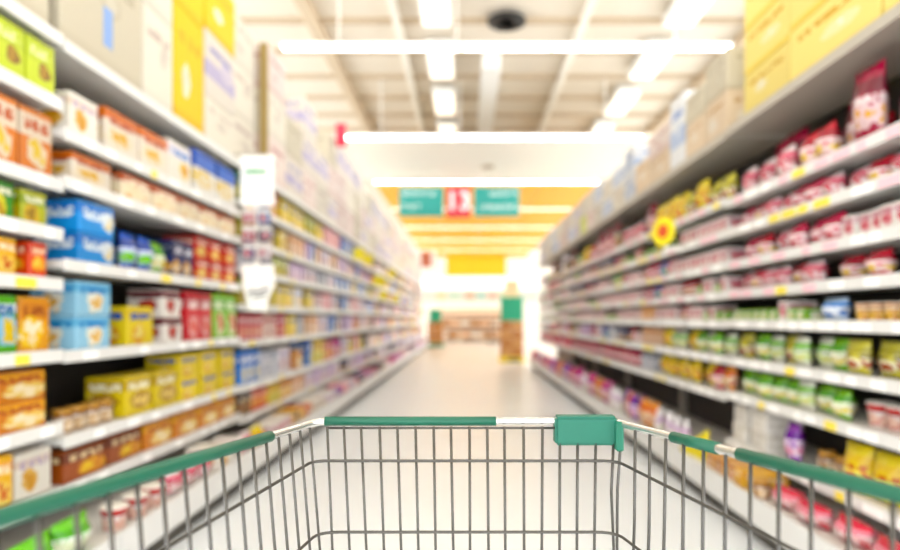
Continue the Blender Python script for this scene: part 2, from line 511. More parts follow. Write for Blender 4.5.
T('peach', 'wafer_box', 'box', .13, .2, .16, ('f4d4b4', 'ecb48a', 'fbf0e0', 'e07a50', 'c86a40'), 'peach wafer box', 'box')
T('greybox', 'wafer_box', 'box', .14, .2, .14, ('c8ccd4', '8a92a8', 'f0f0f4', '6a7aa0', 'f8f8ff'), 'grey wafer box', 'box')
T('skybox', 'wafer_box', 'box', .14, .2, .16, ('4a8ae0', '2f6ac8', 'd8e8f8', 'f0d040', 'f0f8ff'), 'sky blue carton box', 'box')
T('slim_r', 'snack_carton', 'box', .055, .2, .2, ('c8344a', 'a02038', 'f0c8c8', 'e8a84a', 'fff0f0'), 'slim red snack carton', 'box')
T('slim_c', 'snack_carton', 'box', .055, .2, .2, ('f0dcd0', 'd8a8a0', 'c85a68', 'f4efe8', 'a04050'), 'slim cream snack carton', 'box')
T('slim_d', 'snack_carton', 'box', .05, .2, .2, ('5a4a48', '3a2c2c', 'd8b84a', 'c84a4a', 'e8dcc8'), 'slim dark snack carton', 'box')
T('slim_y', 'snack_carton', 'box', .055, .2, .2, ('f0d83a', 'e8c020', 'fbf2b0', '7a9a2c', 'a06a1c'), 'slim yellow snack carton', 'box')
T('sachet', 'sachet_box', 'box', .08, .16, .06, ('8ab83a', '5f9a2c', 'f4f4e8', 'e8d44a', 'fffff0'), 'small green sachet box', 'box')
T('sachw', 'sachet_box', 'box', .08, .16, .1, ('f2efea', 'e8d0d4', 'e8a8b0', 'c85060', 'b87080'), 'small white sachet box', 'box')
T('orcart', 'sachet_box', 'box', .11, .17, .14, ('f0c08a', 'e8a05a', 'f8e8d0', 'd86a3a', '8a3a20'), 'orange sachet box', 'box')
# soft packs
T('bagmar', 'candy_bag', 'bag', .17, .12, .26, ('b02a4a', '7a1830', 'f0d4d8', 'e8a83c', 'f8e8ea'), 'maroon candy bag', 'bag')
T('bagpink', 'candy_bag', 'bag', .13, .12, .15, ('dc3a5e', 'b82048', 'f8dce0', 'd83048', 'fff4f4'), 'pink candy bag', 'bag')
T('bagred', 'candy_bag', 'bag', .12, .12, .13, ('d42a3c', 'a81c30', 'f4dcdc', 'f0c84a', 'fff0f0'), 'red candy bag', 'bag')
T('bagwht', 'candy_bag', 'bag', .12, .12, .13, ('f0e0e2', 'e07a8c', 'd84a60', 'f8f0f0', 'b83048'), 'white and pink candy bag', 'bag')
T('bagyel', 'chip_bag', 'bag', .17, .12, .17, ('f8e020', 'f0c818', 'fff48a', 'e8702a', 'c85020'), 'yellow chip bag', 'bag')
T('baggrn', 'noodle_packet', 'bag', .12, .1, .13, ('86c04a', '4f9a30', 'f2f4e4', 'e8d85a', 'ffffe8'), 'green noodle packet', 'packet')
T('bagwg', 'noodle_packet', 'bag', .12, .1, .14, ('f0f2e4', '7ab84a', 'd8e8b0', 'e8c84a', '4f8a2c'), 'white and green noodle packet', 'packet')
T('bagolv', 'noodle_packet', 'bag', .14, .1, .13, ('d4cc6a', 'a8a03c', 'f4f0d0', 'a8502c', '6a5a1c'), 'olive yellow noodle packet', 'packet')
T('bagmag', 'chip_bag', 'bag', .12, .1, .18, ('d83a98', 'a82a80', 'f4d4ec', 'f0c84a', 'fff0fa'), 'magenta snack bag', 'bag')
T('bagpur', 'chip_bag', 'bag', .11, .1, .17, ('a060c0', '70389a', 'f0e0f4', 'e8a0c0', 'fff0ff'), 'purple snack bag', 'bag')
T('bagor', 'chip_bag', 'bag', .12, .1, .17, ('f09a3c', 'e06a28', 'f8e8c8', 'c83a2a', 'fff4e0'), 'orange snack bag', 'bag')
T('bagblu', 'chip_bag', 'bag', .12, .1, .14, ('4a6ac8', '2c469a', 'b8c8f0', '7ac83a', 'e8f0ff'), 'blue snack bag', 'bag')
T('baglime', 'chip_bag', 'bag', .2, .14, .28, ('6fce2c', '4faa20', 'f4f8e4', 'e8f0d0', 'ffffff'), 'bright green and white snack bag', 'bag')
T('bagskyw', 'candy_bag', 'bag', .15, .12, .1, ('c8dcf4', '6a9ae0', 'f4f8ff', '4a7ac8', 'ffffff'), 'pale blue candy bag', 'bag')
T('bagdark', 'candy_bag', 'bag', .13, .12, .16, ('5a1c2c', '3a1420', 'b84a5a', 'e8c8c8', 'f0d8d8'), 'dark plum candy bag', 'bag')
T('bagbig', 'candy_bag', 'bag', .21, .15, .2, ('e0364e', 'f0a0b0', 'f8e0e0', 'c81c38', 'fff0f4'), 'large red and pink candy bag', 'bag')
# round packs
T('jarbr', 'jar', 'jar', .085, .085, .1, ('8a5a38', '6a4028', 'd8b890', 'f0e0c8', 'f4e8d8'), 'small brown jar', 'jar')
T('bottlew', 'milk_bottle', 'bottle', .065, .065, .2, ('faf8fa', 'f0d8ec', 'd8e4a0', 'f4e0f0', 'b89ac0'), 'small white bottle', 'bottle')
T('tubred', 'noodle_cup', 'cup', .11, .11, .1, ('f0e8e4', 'c83a3a', 'e0a8a0', 'f4d8c8', 'a83030'), 'white and red noodle cup', 'cup')
T('cupor', 'noodle_cup', 'cup', .08, .08, .075, ('c8843a', 'a85a28', 'f0d098', 'e8b858', 'f8ecd0'), 'brown-orange noodle cup', 'cup')
T('drawer', 'white_tray_box', 'box', .16, .2, .13, ('efece6', 'e4e0d8', 'f4f2ee', 'dcd8d0', 'd0ccc4'), 'plain white tray box', 'box')

CAPS = {}
def build_type(k):
    t = TYPES[k]
    if 'mesh' in t:
        return t
    w, d, h = t['w'], t['d'], t['h']
    bm = bmesh.new()
    t['parts'] = []
    if t['shape'] == 'box':
        b = min(.004, w * .05)
        box(bm, -w / 2, w / 2, -d / 2, d / 2, 0, h, bevel=b)
        m = print_mat('print_' + k, t['cols'], lay=t['lay'])
        t['mesh'] = mesh(t['name'], bm, m)
        fb = bmesh.new()                    # tuck flap on the lid
        box(fb, -w * .42, w * .42, -d / 2 + .012, d / 2 - .012, h, h + .0015)
        t['parts'] = [('top_flap', mesh('top_flap', fb, m))]
    elif t['shape'] == 'bag':
        nx, nz = 6, 7
        rnd = random.Random(k)
        def grid(sgn):
            g = []
            for j in range(nz + 1):
                row = []
                for i in range(nx + 1):
                    u, v = i / nx, j / nz
                    f = (math.sin(math.pi * u) ** .55) * (math.sin(math.pi * min(1, max(0, (v - .05) / .88))) ** .55)
                    zz = v * h
                    xx = (u - .5) * w * (1 - .06 * math.sin(math.pi * v))
                    yy = sgn * (d / 2 * f * rnd.uniform(.86, 1.0) + .002)
                    row.append(bm.verts.new((xx, yy, zz)))
                g.append(row)
            return g
        A, B = grid(-1), grid(1)
        for g in (A, B):
            for j in range(nz):
                for i in range(nx):
                    bm.faces.new((g[j][i], g[j][i + 1], g[j + 1][i + 1], g[j + 1][i]))
        for j in range(nz):
            for i in (0, nx):
                bm.faces.new((A[j][i], A[j + 1][i], B[j + 1][i], B[j][i]))
        for i in range(nx):
            for j in (0, nz):
                bm.faces.new((A[j][i], A[j][i + 1], B[j][i + 1], B[j][i]))
        m = print_mat('print_' + k, t['cols'], lay=dict(t['lay'], RX=.5, RZ=.16, CZ=.34, B0=.62, B1=.8, T0=.5, T1=.6), rough=.25, bump=.35)
        t['mesh'] = mesh(t['name'], bm, m, smooth=True)
    elif t['shape'] in ('jar', 'bottle', 'cup'):
        r = w / 2
        m = print_mat('print_' + k, t['cols'], lay=dict(t['lay']), rough=.3)
        if t['shape'] == 'jar':
            lathe(bm, [(r * .85, 0), (r, .006), (r, h * .72), (r * .82, h * .8)], 14)
            cb = bmesh.new(); lathe(cb, [(r * .86, h * .8), (r * .9, h * .81), (r * .9, h * .99), (r * .84, h)], 14)
            t['parts'] = [('lid', mesh('lid', cb, mat('lid_gold', 'b8862c', .35)))]
        elif t['shape'] == 'bottle':
            lathe(bm, [(r * .85, 0), (r, .006), (r, h * .55), (r * .9, h * .68), (r * .45, h * .82), (r * .42, h * .86)], 12)
            cb = bmesh.new(); lathe(cb, [(r * .5, h * .86), (r * .5, h * .98), (r * .42, h)], 12)
            t['parts'] = [('cap', mesh('cap', cb, mat('cap_white', 'f4f0f4', .4)))]
        else:
            lathe(bm, [(r * .72, 0), (r * .74, .006), (r * .95, h * .95)], 14)
            cb = bmesh.new(); lathe(cb, [(r * .95, h * .95), (r, h * .955), (r, h * .985), (r * .9, h)], 14)
            t['parts'] = [('lid', mesh('lid', cb, mat('cup_lid', 'f0ece4', .4)))]
        t['mesh'] = mesh(t['name'], bm, m, smooth=False)
    return t

SHELFW = ['top', 'second-highest', 'third-highest', 'fourth-highest', 'fifth-highest', 'sixth-highest', 'seventh-highest', 'eighth-highest', 'ninth-highest']
COUNT = {}
FILL = {'L': .93, 'R': .45}
USED = {}
LONG = []
def put(k, bayk, si, y, layer, layers, setback=.03, rot=0.0, zoff=0.0, plan=1):
    """one pack on shelf si of a bay, its middle y metres down the aisle"""
    t = build_type(k)
    b = BAYS[bayk]
    s = 1 if b['side'] == 'L' else -1
    last = si == len(b['hs']) - 1
    xf = -s * BASE_X if last else XF[b['side']]
    x = xf - s * (max(setback, .0145) + t['d'] / 2)
    room = (b['hs'][si - 1] - .055) - b['hs'][si]
    fit = room / (plan * (t['h'] + .002))
    want = FILL[b['side']] if t['shape'] == 'box' else .8
    k_z = min(1.0 if fit >= 1 else fit * .95, fit * .95)
    if t['shape'] == 'box' and fit * want > 1:
        k_z = min(fit * want, 1.55)
    if t['shape'] == 'bag' and fit * .88 > 1:
        k_z = min(fit * .88, 1.35)
    z = b['hs'][si] + layer * (t['h'] * k_z + .002) + .0005 + zoff
    o = link(t['name'], t['mesh'], None, (x, y, z), s * math.pi / 2 + rot)
    o.scale = (1, 1, k_z)
    for pn, pm in t['parts']:
        link(pn, pm, o)
    seen = y + t['w'] / 2 > abs(xf) * 600 / (466 if s > 0 else 434)
    key = (bayk, si, t['desc'], seen)
    if layer == 0:
        COUNT[key] = COUNT.get(key, 0) + 1
    c = COUNT[key]
    lay = '' if layers == 1 else ('upper ' if layer == layers - 1 else ('lower ' if layer == 0 else 'middle '))
    shelf = 'base shelf' if last else f'{SHELFW[si]} shelf'
    lab = f"{lay}{t['desc']}, {ordw(c - 1)}{' ' if seen else ' beside cart '}on {shelf}, {b['phrase']}"
    tag(o, lab, t['cat'], f"{t['desc']} stock on the aisle shelves")
    if len(lab.split()) > 16:
        LONG.append(lab)
    return o

def run(bayk, si, *specs, jit=.012, setback=.02):
    """specs: (type, y from, y to, layers[, setback])"""
    rnd = random.Random(bayk + str(si))
    for sp in specs:
        k, a, b = sp[:3]
        layers = sp[3] if len(sp) > 3 else 1
        k = k
        bb = BAYS[bayk]['hs']
        while layers > 1 and (TYPES[k.split('|')[0]]['h'] * .85 + .002) * layers > bb[si - 1] - .055 - bb[si]:
            layers -= 1
        sb = sp[4] if len(sp) > 4 else setback
        ks = k.split('|')
        k = max(ks, key=lambda q: TYPES[q]['w'])
        w = TYPES[k]['w'] * (.98 if len(ks) > 1 else 1) + .006
        n = max(1, int((b - a) / w + .02))
        step = (b - a) / n
        bagz = TYPES[k]['shape'] == 'bag'
        for i in range(n):
            y = a + (i + .5) * step
            L = layers
            if layers > 1 and bayk not in ('L1', 'L2') and rnd.random() < .12:
                L = layers - 1
            for l in range(L):
                r = 0 if not bagz else rnd.uniform(-.1, .1)
                put(rnd.choice(ks), bayk, si, y, l, L, sb + rnd.uniform(0, jit), r, plan=layers)

# nearest left bay
run('L1', 1, ('lime', 1.27, 2.40, 1))
run('L1', 2, ('orange', 1.27, 2.40, 1))
run('L1', 3, ('green', 1.27, 2.19, 1), ('olive', 2.19, 2.40, 1))
run('L1', 4, ('yelor', 1.27, 2.21, 1), ('redor', 2.21, 2.40, 1))
run('L1', 5, ('grnblu', 1.27, 2.20, 1), ('cookie', 2.20, 2.40, 1))
run('L1', 6, ('cookie2', 1.27, 2.40, 2, .02), )
run('L1', 7, ('yelor', 1.27, 2.18, 1), ('cream2', 2.19, 2.4, 1))
run('L1', 8, ('baglime', 1.27, 2.36, 1))
# left bay before the paper signs
run('L2', 1, ('cream|cream2|whor', 2.44, 3.60, 1), ('bluwh', 3.62, 4.29, 1, .02))
run('L2', 2, ('whor', 2.44, 2.86, 1), ('dkor', 2.86, 4.29, 1))
run('L2', 3, ('blue', 2.44, 2.88, 2, .01), ('bagblu', 2.92, 3.22, 1), ('baggrn', 3.22, 3.35, 1), ('navy', 3.36, 3.63, 1), ('redbox', 3.63, 4.29, 2))
run('L2', 4, ('ltblue', 2.44, 2.84, 2, .01), ('yellow', 2.85, 3.20, 1), ('maroon', 3.21, 3.53, 2), ('red', 3.54, 3.89, 1), ('grn2', 3.90, 4.29, 1))
run('L2', 5, ('jarbr', 2.50, 2.87, 1, .05), ('yellow2', 2.90, 3.42, 1), ('yellow', 3.42, 4.29, 2))
run('L2', 6, ('brown', 2.44, 3.07, 1), ('cookie2', 3.07, 4.29, 1))
run('L2', 7, ('tubred', 2.44, 2.9, 1), ('bagwht', 2.92, 3.42, 1), ('cream2|sachw', 3.44, 3.9, 1), ('bagyel|bagwht', 3.9, 4.29, 1))
# left bays after the paper signs
run('L3', 1, ('green', 4.36, 4.75, 1), ('slim_d', 4.76, 5.0, 1), ('redbox', 5.02, 5.3, 1), ('yellow', 5.32, 6.13, 1))
run('L3', 2, ('olive', 4.36, 4.78, 1), ('navy', 4.8, 5.2, 1), ('yellow2', 5.22, 5.6, 1), ('peach', 5.6, 6.13, 1))
run('L3', 3, ('greybox', 4.36, 4.8, 1), ('navy', 4.8, 5.1, 1), ('olive', 5.12, 5.6, 1), ('lilac', 5.6, 6.13, 1))
run('L3', 4, ('olive', 4.36, 5.15, 1), ('yellow', 5.17, 5.7, 1), ('cream', 5.7, 6.13, 1))
run('L3', 5, ('slim_r', 4.36, 4.85, 1), ('slim_c', 4.85, 5.2, 1), ('slim_r', 5.2, 5.5, 1), ('yellow', 5.5, 5.9, 1), ('greybox', 5.9, 6.13, 1))
run('L3', 6, ('skybox', 4.36, 4.8, 1), ('greybox', 4.8, 5.3, 1), ('whitebox', 5.3, 5.65, 1), ('cookie2', 5.65, 6.13, 1))
run('L3', 7, ('slim_d', 4.36, 4.6, 1), ('redor', 4.6, 5.0, 1), ('slim_y', 5.0, 5.3, 1), ('cookie', 5.3, 5.7, 1), ('peach', 5.7, 6.13, 1))
run('L3', 8, ('sachw', 4.36, 4.9, 1), ('yelor|slim_d', 4.9, 5.3, 1), ('bagor|slim_r', 5.3, 5.6, 1), ('cream2|bagmag', 5.6, 6.13, 1))
PAL_L = ['pinkbox', 'whitebox', 'lilac', 'peach', 'whitebox', 'cream2', 'yellow', 'slim_y', 'whitebox', 'greybox', 'pinkbox', 'peach', 'olive', 'skybox', 'slim_c', 'sachw', 'navy', 'redbox', 'slim_d', 'yellow', 'bagmag', 'skybox']
PAL_LB = ['bagmag', 'bagpur', 'slim_r', 'pinkbox', 'navy', 'whitebox', 'lilac', 'slim_d']
def random_fill(bayk, pal, smin=1, base=None, gapp=.06, seed=0, emit=None, run_len=(.18, .5)):
    b = BAYS[bayk]
    rnd = random.Random(bayk + 'fill' + str(seed))
    n = len(b['hs'])
    for si in range(smin, n):
        y = b['y0'] + .03
        ceil_h = b['hs'][si - 1] - .06 - b['hs'][si]
        while y < b['y1'] - .08:
            p = base if (base and si >= n - 2) else pal
            ok = [k for k in p if TYPES[k]['h'] < ceil_h] or list(p)
            k = rnd.choice(ok)
            e = min(b['y1'] - .03, y + rnd.uniform(*run_len))
            if e - y >= TYPES[k]['w']:
                lay = 2 if TYPES[k]['shape'] == 'box' and TYPES[k]['h'] * 2 + .02 < ceil_h else 1
                if emit:
                    emit(bayk, si, k, y, e, lay, rnd)
                else:
                    run(bayk, si, (k, y, e, lay))
            y = e + (.01 if rnd.random() > gapp else .12)
random_fill('L4', PAL_L, base=PAL_LB)

# nearest right bay
CANDY = 'bagmar|bagpink|bagwht|bagred|bagwht'
run('R1', 1, ('bagred|bagmar', 1.47, 2.3), ('bagmar', 2.32, 2.66), ('bagred|bagdark', 2.68, 2.96), ('bagpink|bagwht|bagmar', 2.97, 3.25), ('bagmar|bagwht', 3.27, 3.64), jit=.05)
run('R1', 2, ('bagred|bagwht', 1.47, 2.5), ('bagpink|bagwht', 2.5, 2.9), ('bagwht|bagpink', 2.9, 3.3), ('bagred|bagpink', 3.3, 3.64), jit=.05)
run('R1', 3, ('sachw', 1.47, 2.6), ('bagred|bagwht|bagpink', 2.62, 3.22), ('bagred|bagpink', 3.25, 3.64), jit=.05)
run('R1', 4, (CANDY, 1.9, 2.5), ('bagred|bagpink|bagyel', 2.5, 2.76), ('bagred|bagwht|bagpink', 2.78, 3.64), jit=.05)
run('R1', 5, ('cupor', 1.47, 2.52), ('bagskyw', 2.56, 2.82), ('sachet|sachw', 2.84, 3.1), ('sachet', 3.1, 3.62))
run('R1', 6, ('bagolv', 1.47, 2.60), ('baggrn|bagwg', 2.62, 3.0), ('bagwg|baggrn|bagolv', 3.0, 3.62), jit=.05)
run('R1', 7, ('tubred', 1.47, 2.52), ('baggrn', 2.56, 2.7), ('bagwg|baggrn', 2.74, 3.62), jit=.05)
run('R1', 8, ('bagolv', 1.47, 2.2), ('bagyel', 2.25, 2.62), ('jarbr', 2.66, 2.9, 1, .08), ('bagpur|bagyel', 2.9, 3.16), ('drawer', 3.18, 3.64, 2))
run('R1', 9, ('bagbig|bagmag', 1.47, 2.24), ('bagbig', 2.25, 2.9), ('jarbr', 2.91, 3.0), ('yelor', 3.0, 3.2), ('orcart', 3.2, 3.64), jit=.05)
run('R1', 1, ('bagdark|bagmar|bagred', 1.47, 3.62, 1, .19), jit=.04)
# second right bay
run('R2', 1, ('bagyel|bagolv', 3.7, 4.5), ('bagblu|bagyel', 4.5, 4.85), ('bagwht|bagmar|bagyel', 4.85, 5.54), jit=.05)
run('R2', 2, ('sachw', 3.7, 4.5), ('sachet|olive', 4.75, 5.54))
run('R2', 3, ('sachw', 3.7, 4.7), ('bagblu|bagpink', 4.75, 5.06), ('bagpink|bagred', 5.08, 5.54))
run('R2', 4, ('sachw|sachet', 3.7, 4.2), ('bagred|bagblu', 4.3, 4.55), ('sachw', 4.55, 4.9), ('bagblu|bagpink', 4.9, 5.54))
run('R2', 5, ('sachet', 3.7, 3.9), ('sachw|sachet', 3.9, 4.35), ('bagred|navy', 4.35, 4.6), ('sachw', 4.6, 5.1), ('orcart', 5.1, 5.54))
run('R2', 6, ('bagwg|baggrn', 3.7, 4.3), ('bagyel|bagwg', 4.3, 5.0), ('peach', 5.05, 5.54), jit=.05)
run('R2', 7, ('bagor|bagred', 3.7, 4.0), ('bagyel', 4.0, 4.7), ('bagred|bagyel', 4.7, 5.2), ('greybox', 5.2, 5.54), jit=.05)
run('R2', 8, ('bottlew', 3.98, 4.6), ('bagmag|bagor', 4.6, 5.0), ('bagor|bagpur|bagmag', 5.0, 5.54), jit=.05)
run('R3', 1, ('bagwht', 5.6, 6.2), ('slim_d', 6.2, 6.5), ('bagmar|bagpink', 6.5, 7.4))
PAL_R = ['sachw', 'sachet', 'bagwht', 'bagpink', 'sachw', 'whitebox', 'bagblu', 'baggrn', 'bagred', 'greybox', 'lilac', 'sachw', 'slim_d', 'bagmar', 'navy', 'bagyel']
PAL_RB = ['bagmag', 'bagpur', 'bagor', 'bagpink', 'bottlew', 'bagmag']
random_fill('R3', PAL_R, smin=2, base=PAL_RB)
random_fill('R4', PAL_R, base=PAL_RB)
random_fill('L5', PAL_L, base=PAL_LB)

# everything further down the aisle is too small to count: one object a side
class Mass:
    def __init__(self):
        self.v, self.f, self.mi, self.mats, self.idx = [], [], [], [], {}
    def add(self, bayk, si, k, y0, y1, lay, rnd):
        t = build_type(k)
        b = BAYS[bayk]
        s = 1 if b['side'] == 'L' else -1
        last = si == len(b['hs']) - 1
        xf = -s * BASE_X if last else XF[b['side']]
        if k not in self.idx:
            self.idx[k] = len(self.mats)
            c = t['cols']
            self.mats.append([mat(f'far_{k}_{q}', col, .45) for q, col in enumerate((c[0], c[1], c[2]))])
        n = max(1, int((y1 - y0) / (t['w'] + .006)))
        st = (y1 - y0) / n
        for i in range(n):
            for l in range(lay):
                ym = y0 + (i + .5) * st
                w, h = t['w'] * .48, min(t['h'], b['hs'][si - 1] - .058 - b['hs'][si])
                xa = xf - s * (.03 + rnd.uniform(0, .02))
                xb = xa - s * t['d']
                za = b['hs'][si] + l * (h + .002) + .0005
                zs = (za, za + h * .55, za + h * .85, za + h)
                o = len(self.v)
                for z in zs:
                    self.v += [(xa, ym - w, z), (xa, ym + w, z), (xb, ym + w, z), (xb, ym - w, z)]
                for q in range(3):
                    p = o + q * 4
                    for e in range(4):
                        self.f.append((p + e, p + (e + 1) % 4, p + 4 + (e + 1) % 4, p + 4 + e))
                        self.mi.append(self.idx[k] * 3 + (2 if q == 0 and e == 0 and rnd.random() < .5 else (1 if q == 1 else 0)))
                self.f.append((o + 12, o + 13, o + 14, o + 15)); self.mi.append(self.idx[k] * 3)
                self.f.append((o + 3, o + 2, o + 1, o)); self.mi.append(self.idx[k] * 3)
    def done(self, name, label):
        me = bpy.data.meshes.new(name)
        me.from_pydata(self.v, [], self.f)
        for ms in self.mats:
            for m in ms:
                me.materials.append(m)
        me.polygons.foreach_set('material_index', self.mi)
        bm = bmesh.new(); bm.from_mesh(me)
        bmesh.ops.recalc_face_normals(bm, faces=bm.faces)
        bm.to_mesh(me); bm.free()
        o = link(name, me)
        tag(o, label, 'packaged goods', kind='stuff')
mL = Mass()
for i in range(6, 13):
    random_fill(f'L{i}', PAL_L, base=PAL_LB, emit=mL.add)
mL.done('packaged_goods', 'tiny pastel packs filling the far left shelves down the aisle')
mR = Mass()
for i in range(5, 7):
    random_fill(f'R{i}', PAL_R, base=PAL_RB, emit=mR.add)
mR.done('packaged_goods', 'tiny mixed packs filling the far right shelves down the aisle')

# ------------------------------------------------------------------ cartons on the top shelves
M_tape = mat('packing_tape', 'd8c49a', 0.3)
CART = {
    'cream': (('dfd7c4', 'd9d0bc', 'd3cab6', 'e2dccb', 'c2b8a4'), 'cream grey carton'),
    'white': (('efe9dc', 'e8e2d6', 'e4dccf', 'd8cfc6', 'c8b8b0'), 'off-white carton'),
    'yellow': (('f2cc12', 'eac00e', 'f4ecd8', 'e8dfd0', 'e0b010'), 'bright yellow carton'),
    'pale_yellow': (('fbe9a0', 'f8e088', 'faf0c0', 'fffaf0', 'd8a850'), 'pale yellow carton'),
    'kraft': (('efdcc4', 'e8d0b4', 'f4e6d4', 'f4ece0', 'd0ac84'), 'kraft brown carton'),
    'lilac': (('eee6dc', 'c8c0dc', 'e4dce4', 'd8d0e4', 'a8a4cc'), 'cream carton with lilac print'),
    'blue': (('eef0f4', 'c4d2ec', 'dde6f4', 'e8ecf4', '8aa4d8'), 'white carton with blue print'),
    'lime': (('e0e88a', 'd0dc60', 'f0f4c8', 'e4eca8', 'a0b040'), 'pale lime carton'),
    'pink': (('f0e2dc', 'e4ccc8', 'f0e8e4', 'd8b0ac', 'c89a98'), 'pinkish cream carton'),
}
CN = {}
def carton(kind, side, ya, yb, z, h, depth=.4, setback=.03, place='', parts=True):
    cols, desc = CART[kind]
    s = 1 if side == 'L' else -1
    w = yb - ya - .008
    bm = bmesh.new()
    box(bm, -w / 2, w / 2, -depth / 2, depth / 2, 0, h, bevel=.006)
    CN[(side, kind)] = CN.get((side, kind), 0) + 1
    c = CN[(side, kind)]
    lay = dict(CX=random.uniform(.3, .7), CZ=random.uniform(.35, .6), RX=random.uniform(.12, .24), RZ=random.uniform(.1, .2), B0=.0, B1=.12, T0=.7, T1=.8)
    if kind == 'lilac' or kind == 'blue':
        lay.update(B0=.3, B1=.55)
    m = print_mat(f'carton_{side}_{kind}_{c % 4}', cols, lay=lay, rough=.7)
    o = obj('carton', bm, m, None, (XF[side] - s * (setback + depth / 2), (ya + yb) / 2, z), s * math.pi / 2)
    bm = bmesh.new()
    box(bm, -w / 2 + .004, w / 2 - .004, -.03, .03, h, h + .0012)
    box(bm, w / 2, w / 2 + .0012, -.03, .03, h * .7, h - .007)
    box(bm, -w / 2 - .0012, -w / 2, -.03, .03, h * .7, h - .007)
    obj('tape', bm, M_tape, o)
    sd = 'left' if side == 'L' else 'right'
    tag(o, f'{desc} on {sd} top shelf, {ordw(c - 1)} such from the cart', 'carton', f'cartons stored on the {sd} top shelf')
    return o
def stack(side, kinds, ya, yb, hs, **kw):
    z = (BAYS['L1']['hs'][0] if side == 'L' and ya < 2.42 else BAYS['L2']['hs'][0] if side == 'L' and ya < 4.32 else BAYS['L3']['hs'][0] if side == 'L' else BAYS['R1']['hs'][0] if yb < 3.7 else BAYS['R2']['hs'][0])
    z += .0005
    out = []
    for k, h in zip(kinds, hs):
        last_carton = carton(k, side, ya, yb, z, h, **kw)
        out.append(last_carton)
        z += h + .002
    return out

stack('L', ['cream', 'cream'], 1.55, 2.38, [.52, .45])
big = stack('L', ['cream', 'cream'], 2.44, 3.06, [.58, .45])
boxobj('delivery_label', (-.02, .05, -.202, -.2002, .12, .30), mat('blue_label', '7fa0d8', .5), big[0])['label'] = 'blue paper label'
stack('L', ['white', 'white'], 3.07, 3.38, [.50, .45])
stack('L', ['yellow', 'yellow'], 3.39, 3.78, [.68, .40])
stack('L', ['white', 'lilac', 'yellow'], 3.80, 4.29, [.3, .42, .4])
stack('L', ['white', 'white', 'white'], 4.36, 4.88, [.40, .38, .36], setback=.1, depth=.34)
stack('L', ['pink', 'white', 'pink'], 5.0, 5.50, [.40, .38, .36])
rnd = random.Random(5)
y = 5.52
while y < 22.3:
    w = rnd.uniform(.42, .62)
    e = min(y + w, 22.6)
    stack('L', [rnd.choice(['lilac', 'pink', 'lilac', 'white', 'cream']) for _ in range(3)], y, e, [rnd.uniform(.36, .39) - (.05 if y > 9 else 0) for _ in range(3)] if rnd.random() < .8 else [.38, .36])
    y = e + rnd.choice((.01, .02, .06))
stack('R', ['pale_yellow', 'pale_yellow', 'pale_yellow'], 1.72, 2.32, [.27, .27, .25])
stack('R', ['pale_yellow', 'pale_yellow', 'pale_yellow'], 2.33, 2.99, [.27, .27, .25])
stack('R', ['pale_yellow', 'pale_yellow', 'pale_yellow'], 3.02, 3.52, [.26, .26, .22], setback=.05)
stack('R', ['kraft', 'cream'], 3.70, 4.04, [.28, .26])
stack('R', ['kraft', 'cream'], 4.06, 4.40, [.26, .2])
stack('R', ['blue'], 4.42, 4.74, [.55])
stack('R', ['kraft', 'pink'], 4.76, 5.3, [.24, .2])
stack('R', ['kraft'], 5.32, 5.7, [.3])
stack('R', ['blue', 'blue'], 5.75, 6.1, [.25, .28])
stack('R', ['white', 'blue'], 6.12, 6.6, [.25, .2])
stack('R', ['blue', 'white'], 6.62, 7.1, [.22, .22])
y = 7.15
while y < 12.6:
    e = y + rnd.uniform(.35, .5)
    k = 'lime' if 7.6 < y < 8.1 else rnd.choice(['blue', 'lilac', 'white', 'blue', 'pink'])
    stack('R', [k, rnd.choice(['blue', 'white', k])], y, e, [.26, rnd.uniform(.2, .3)])
    y = e + .02
# blue delivery label on the big carton, brown board and red card on the left top shelf
zt = BAYS['L3']['hs'][0]
tag(boxobj('wooden_board', (-1.70, -1.635, 4.93, 4.965, zt + .001, zt + 1.12), mat('brown_board', '9a8248', .7), bevel=.004), 'tall olive brown board standing between carton stacks', 'board')
b = link('red_card', None, loc=(-1.575, 7.5, H + 2.30))
boxobj('card', (-.05, .08, -.006, .006, -.16, .13), mat('red_card', 'd8284a', .5), b, bevel=.002)
boxobj('card_clip', (-.06, -.0501, -.012, .012, -.22, .0), M_white, b)
tag(b, 'small red card standing out from the left carton stacks', 'sign')

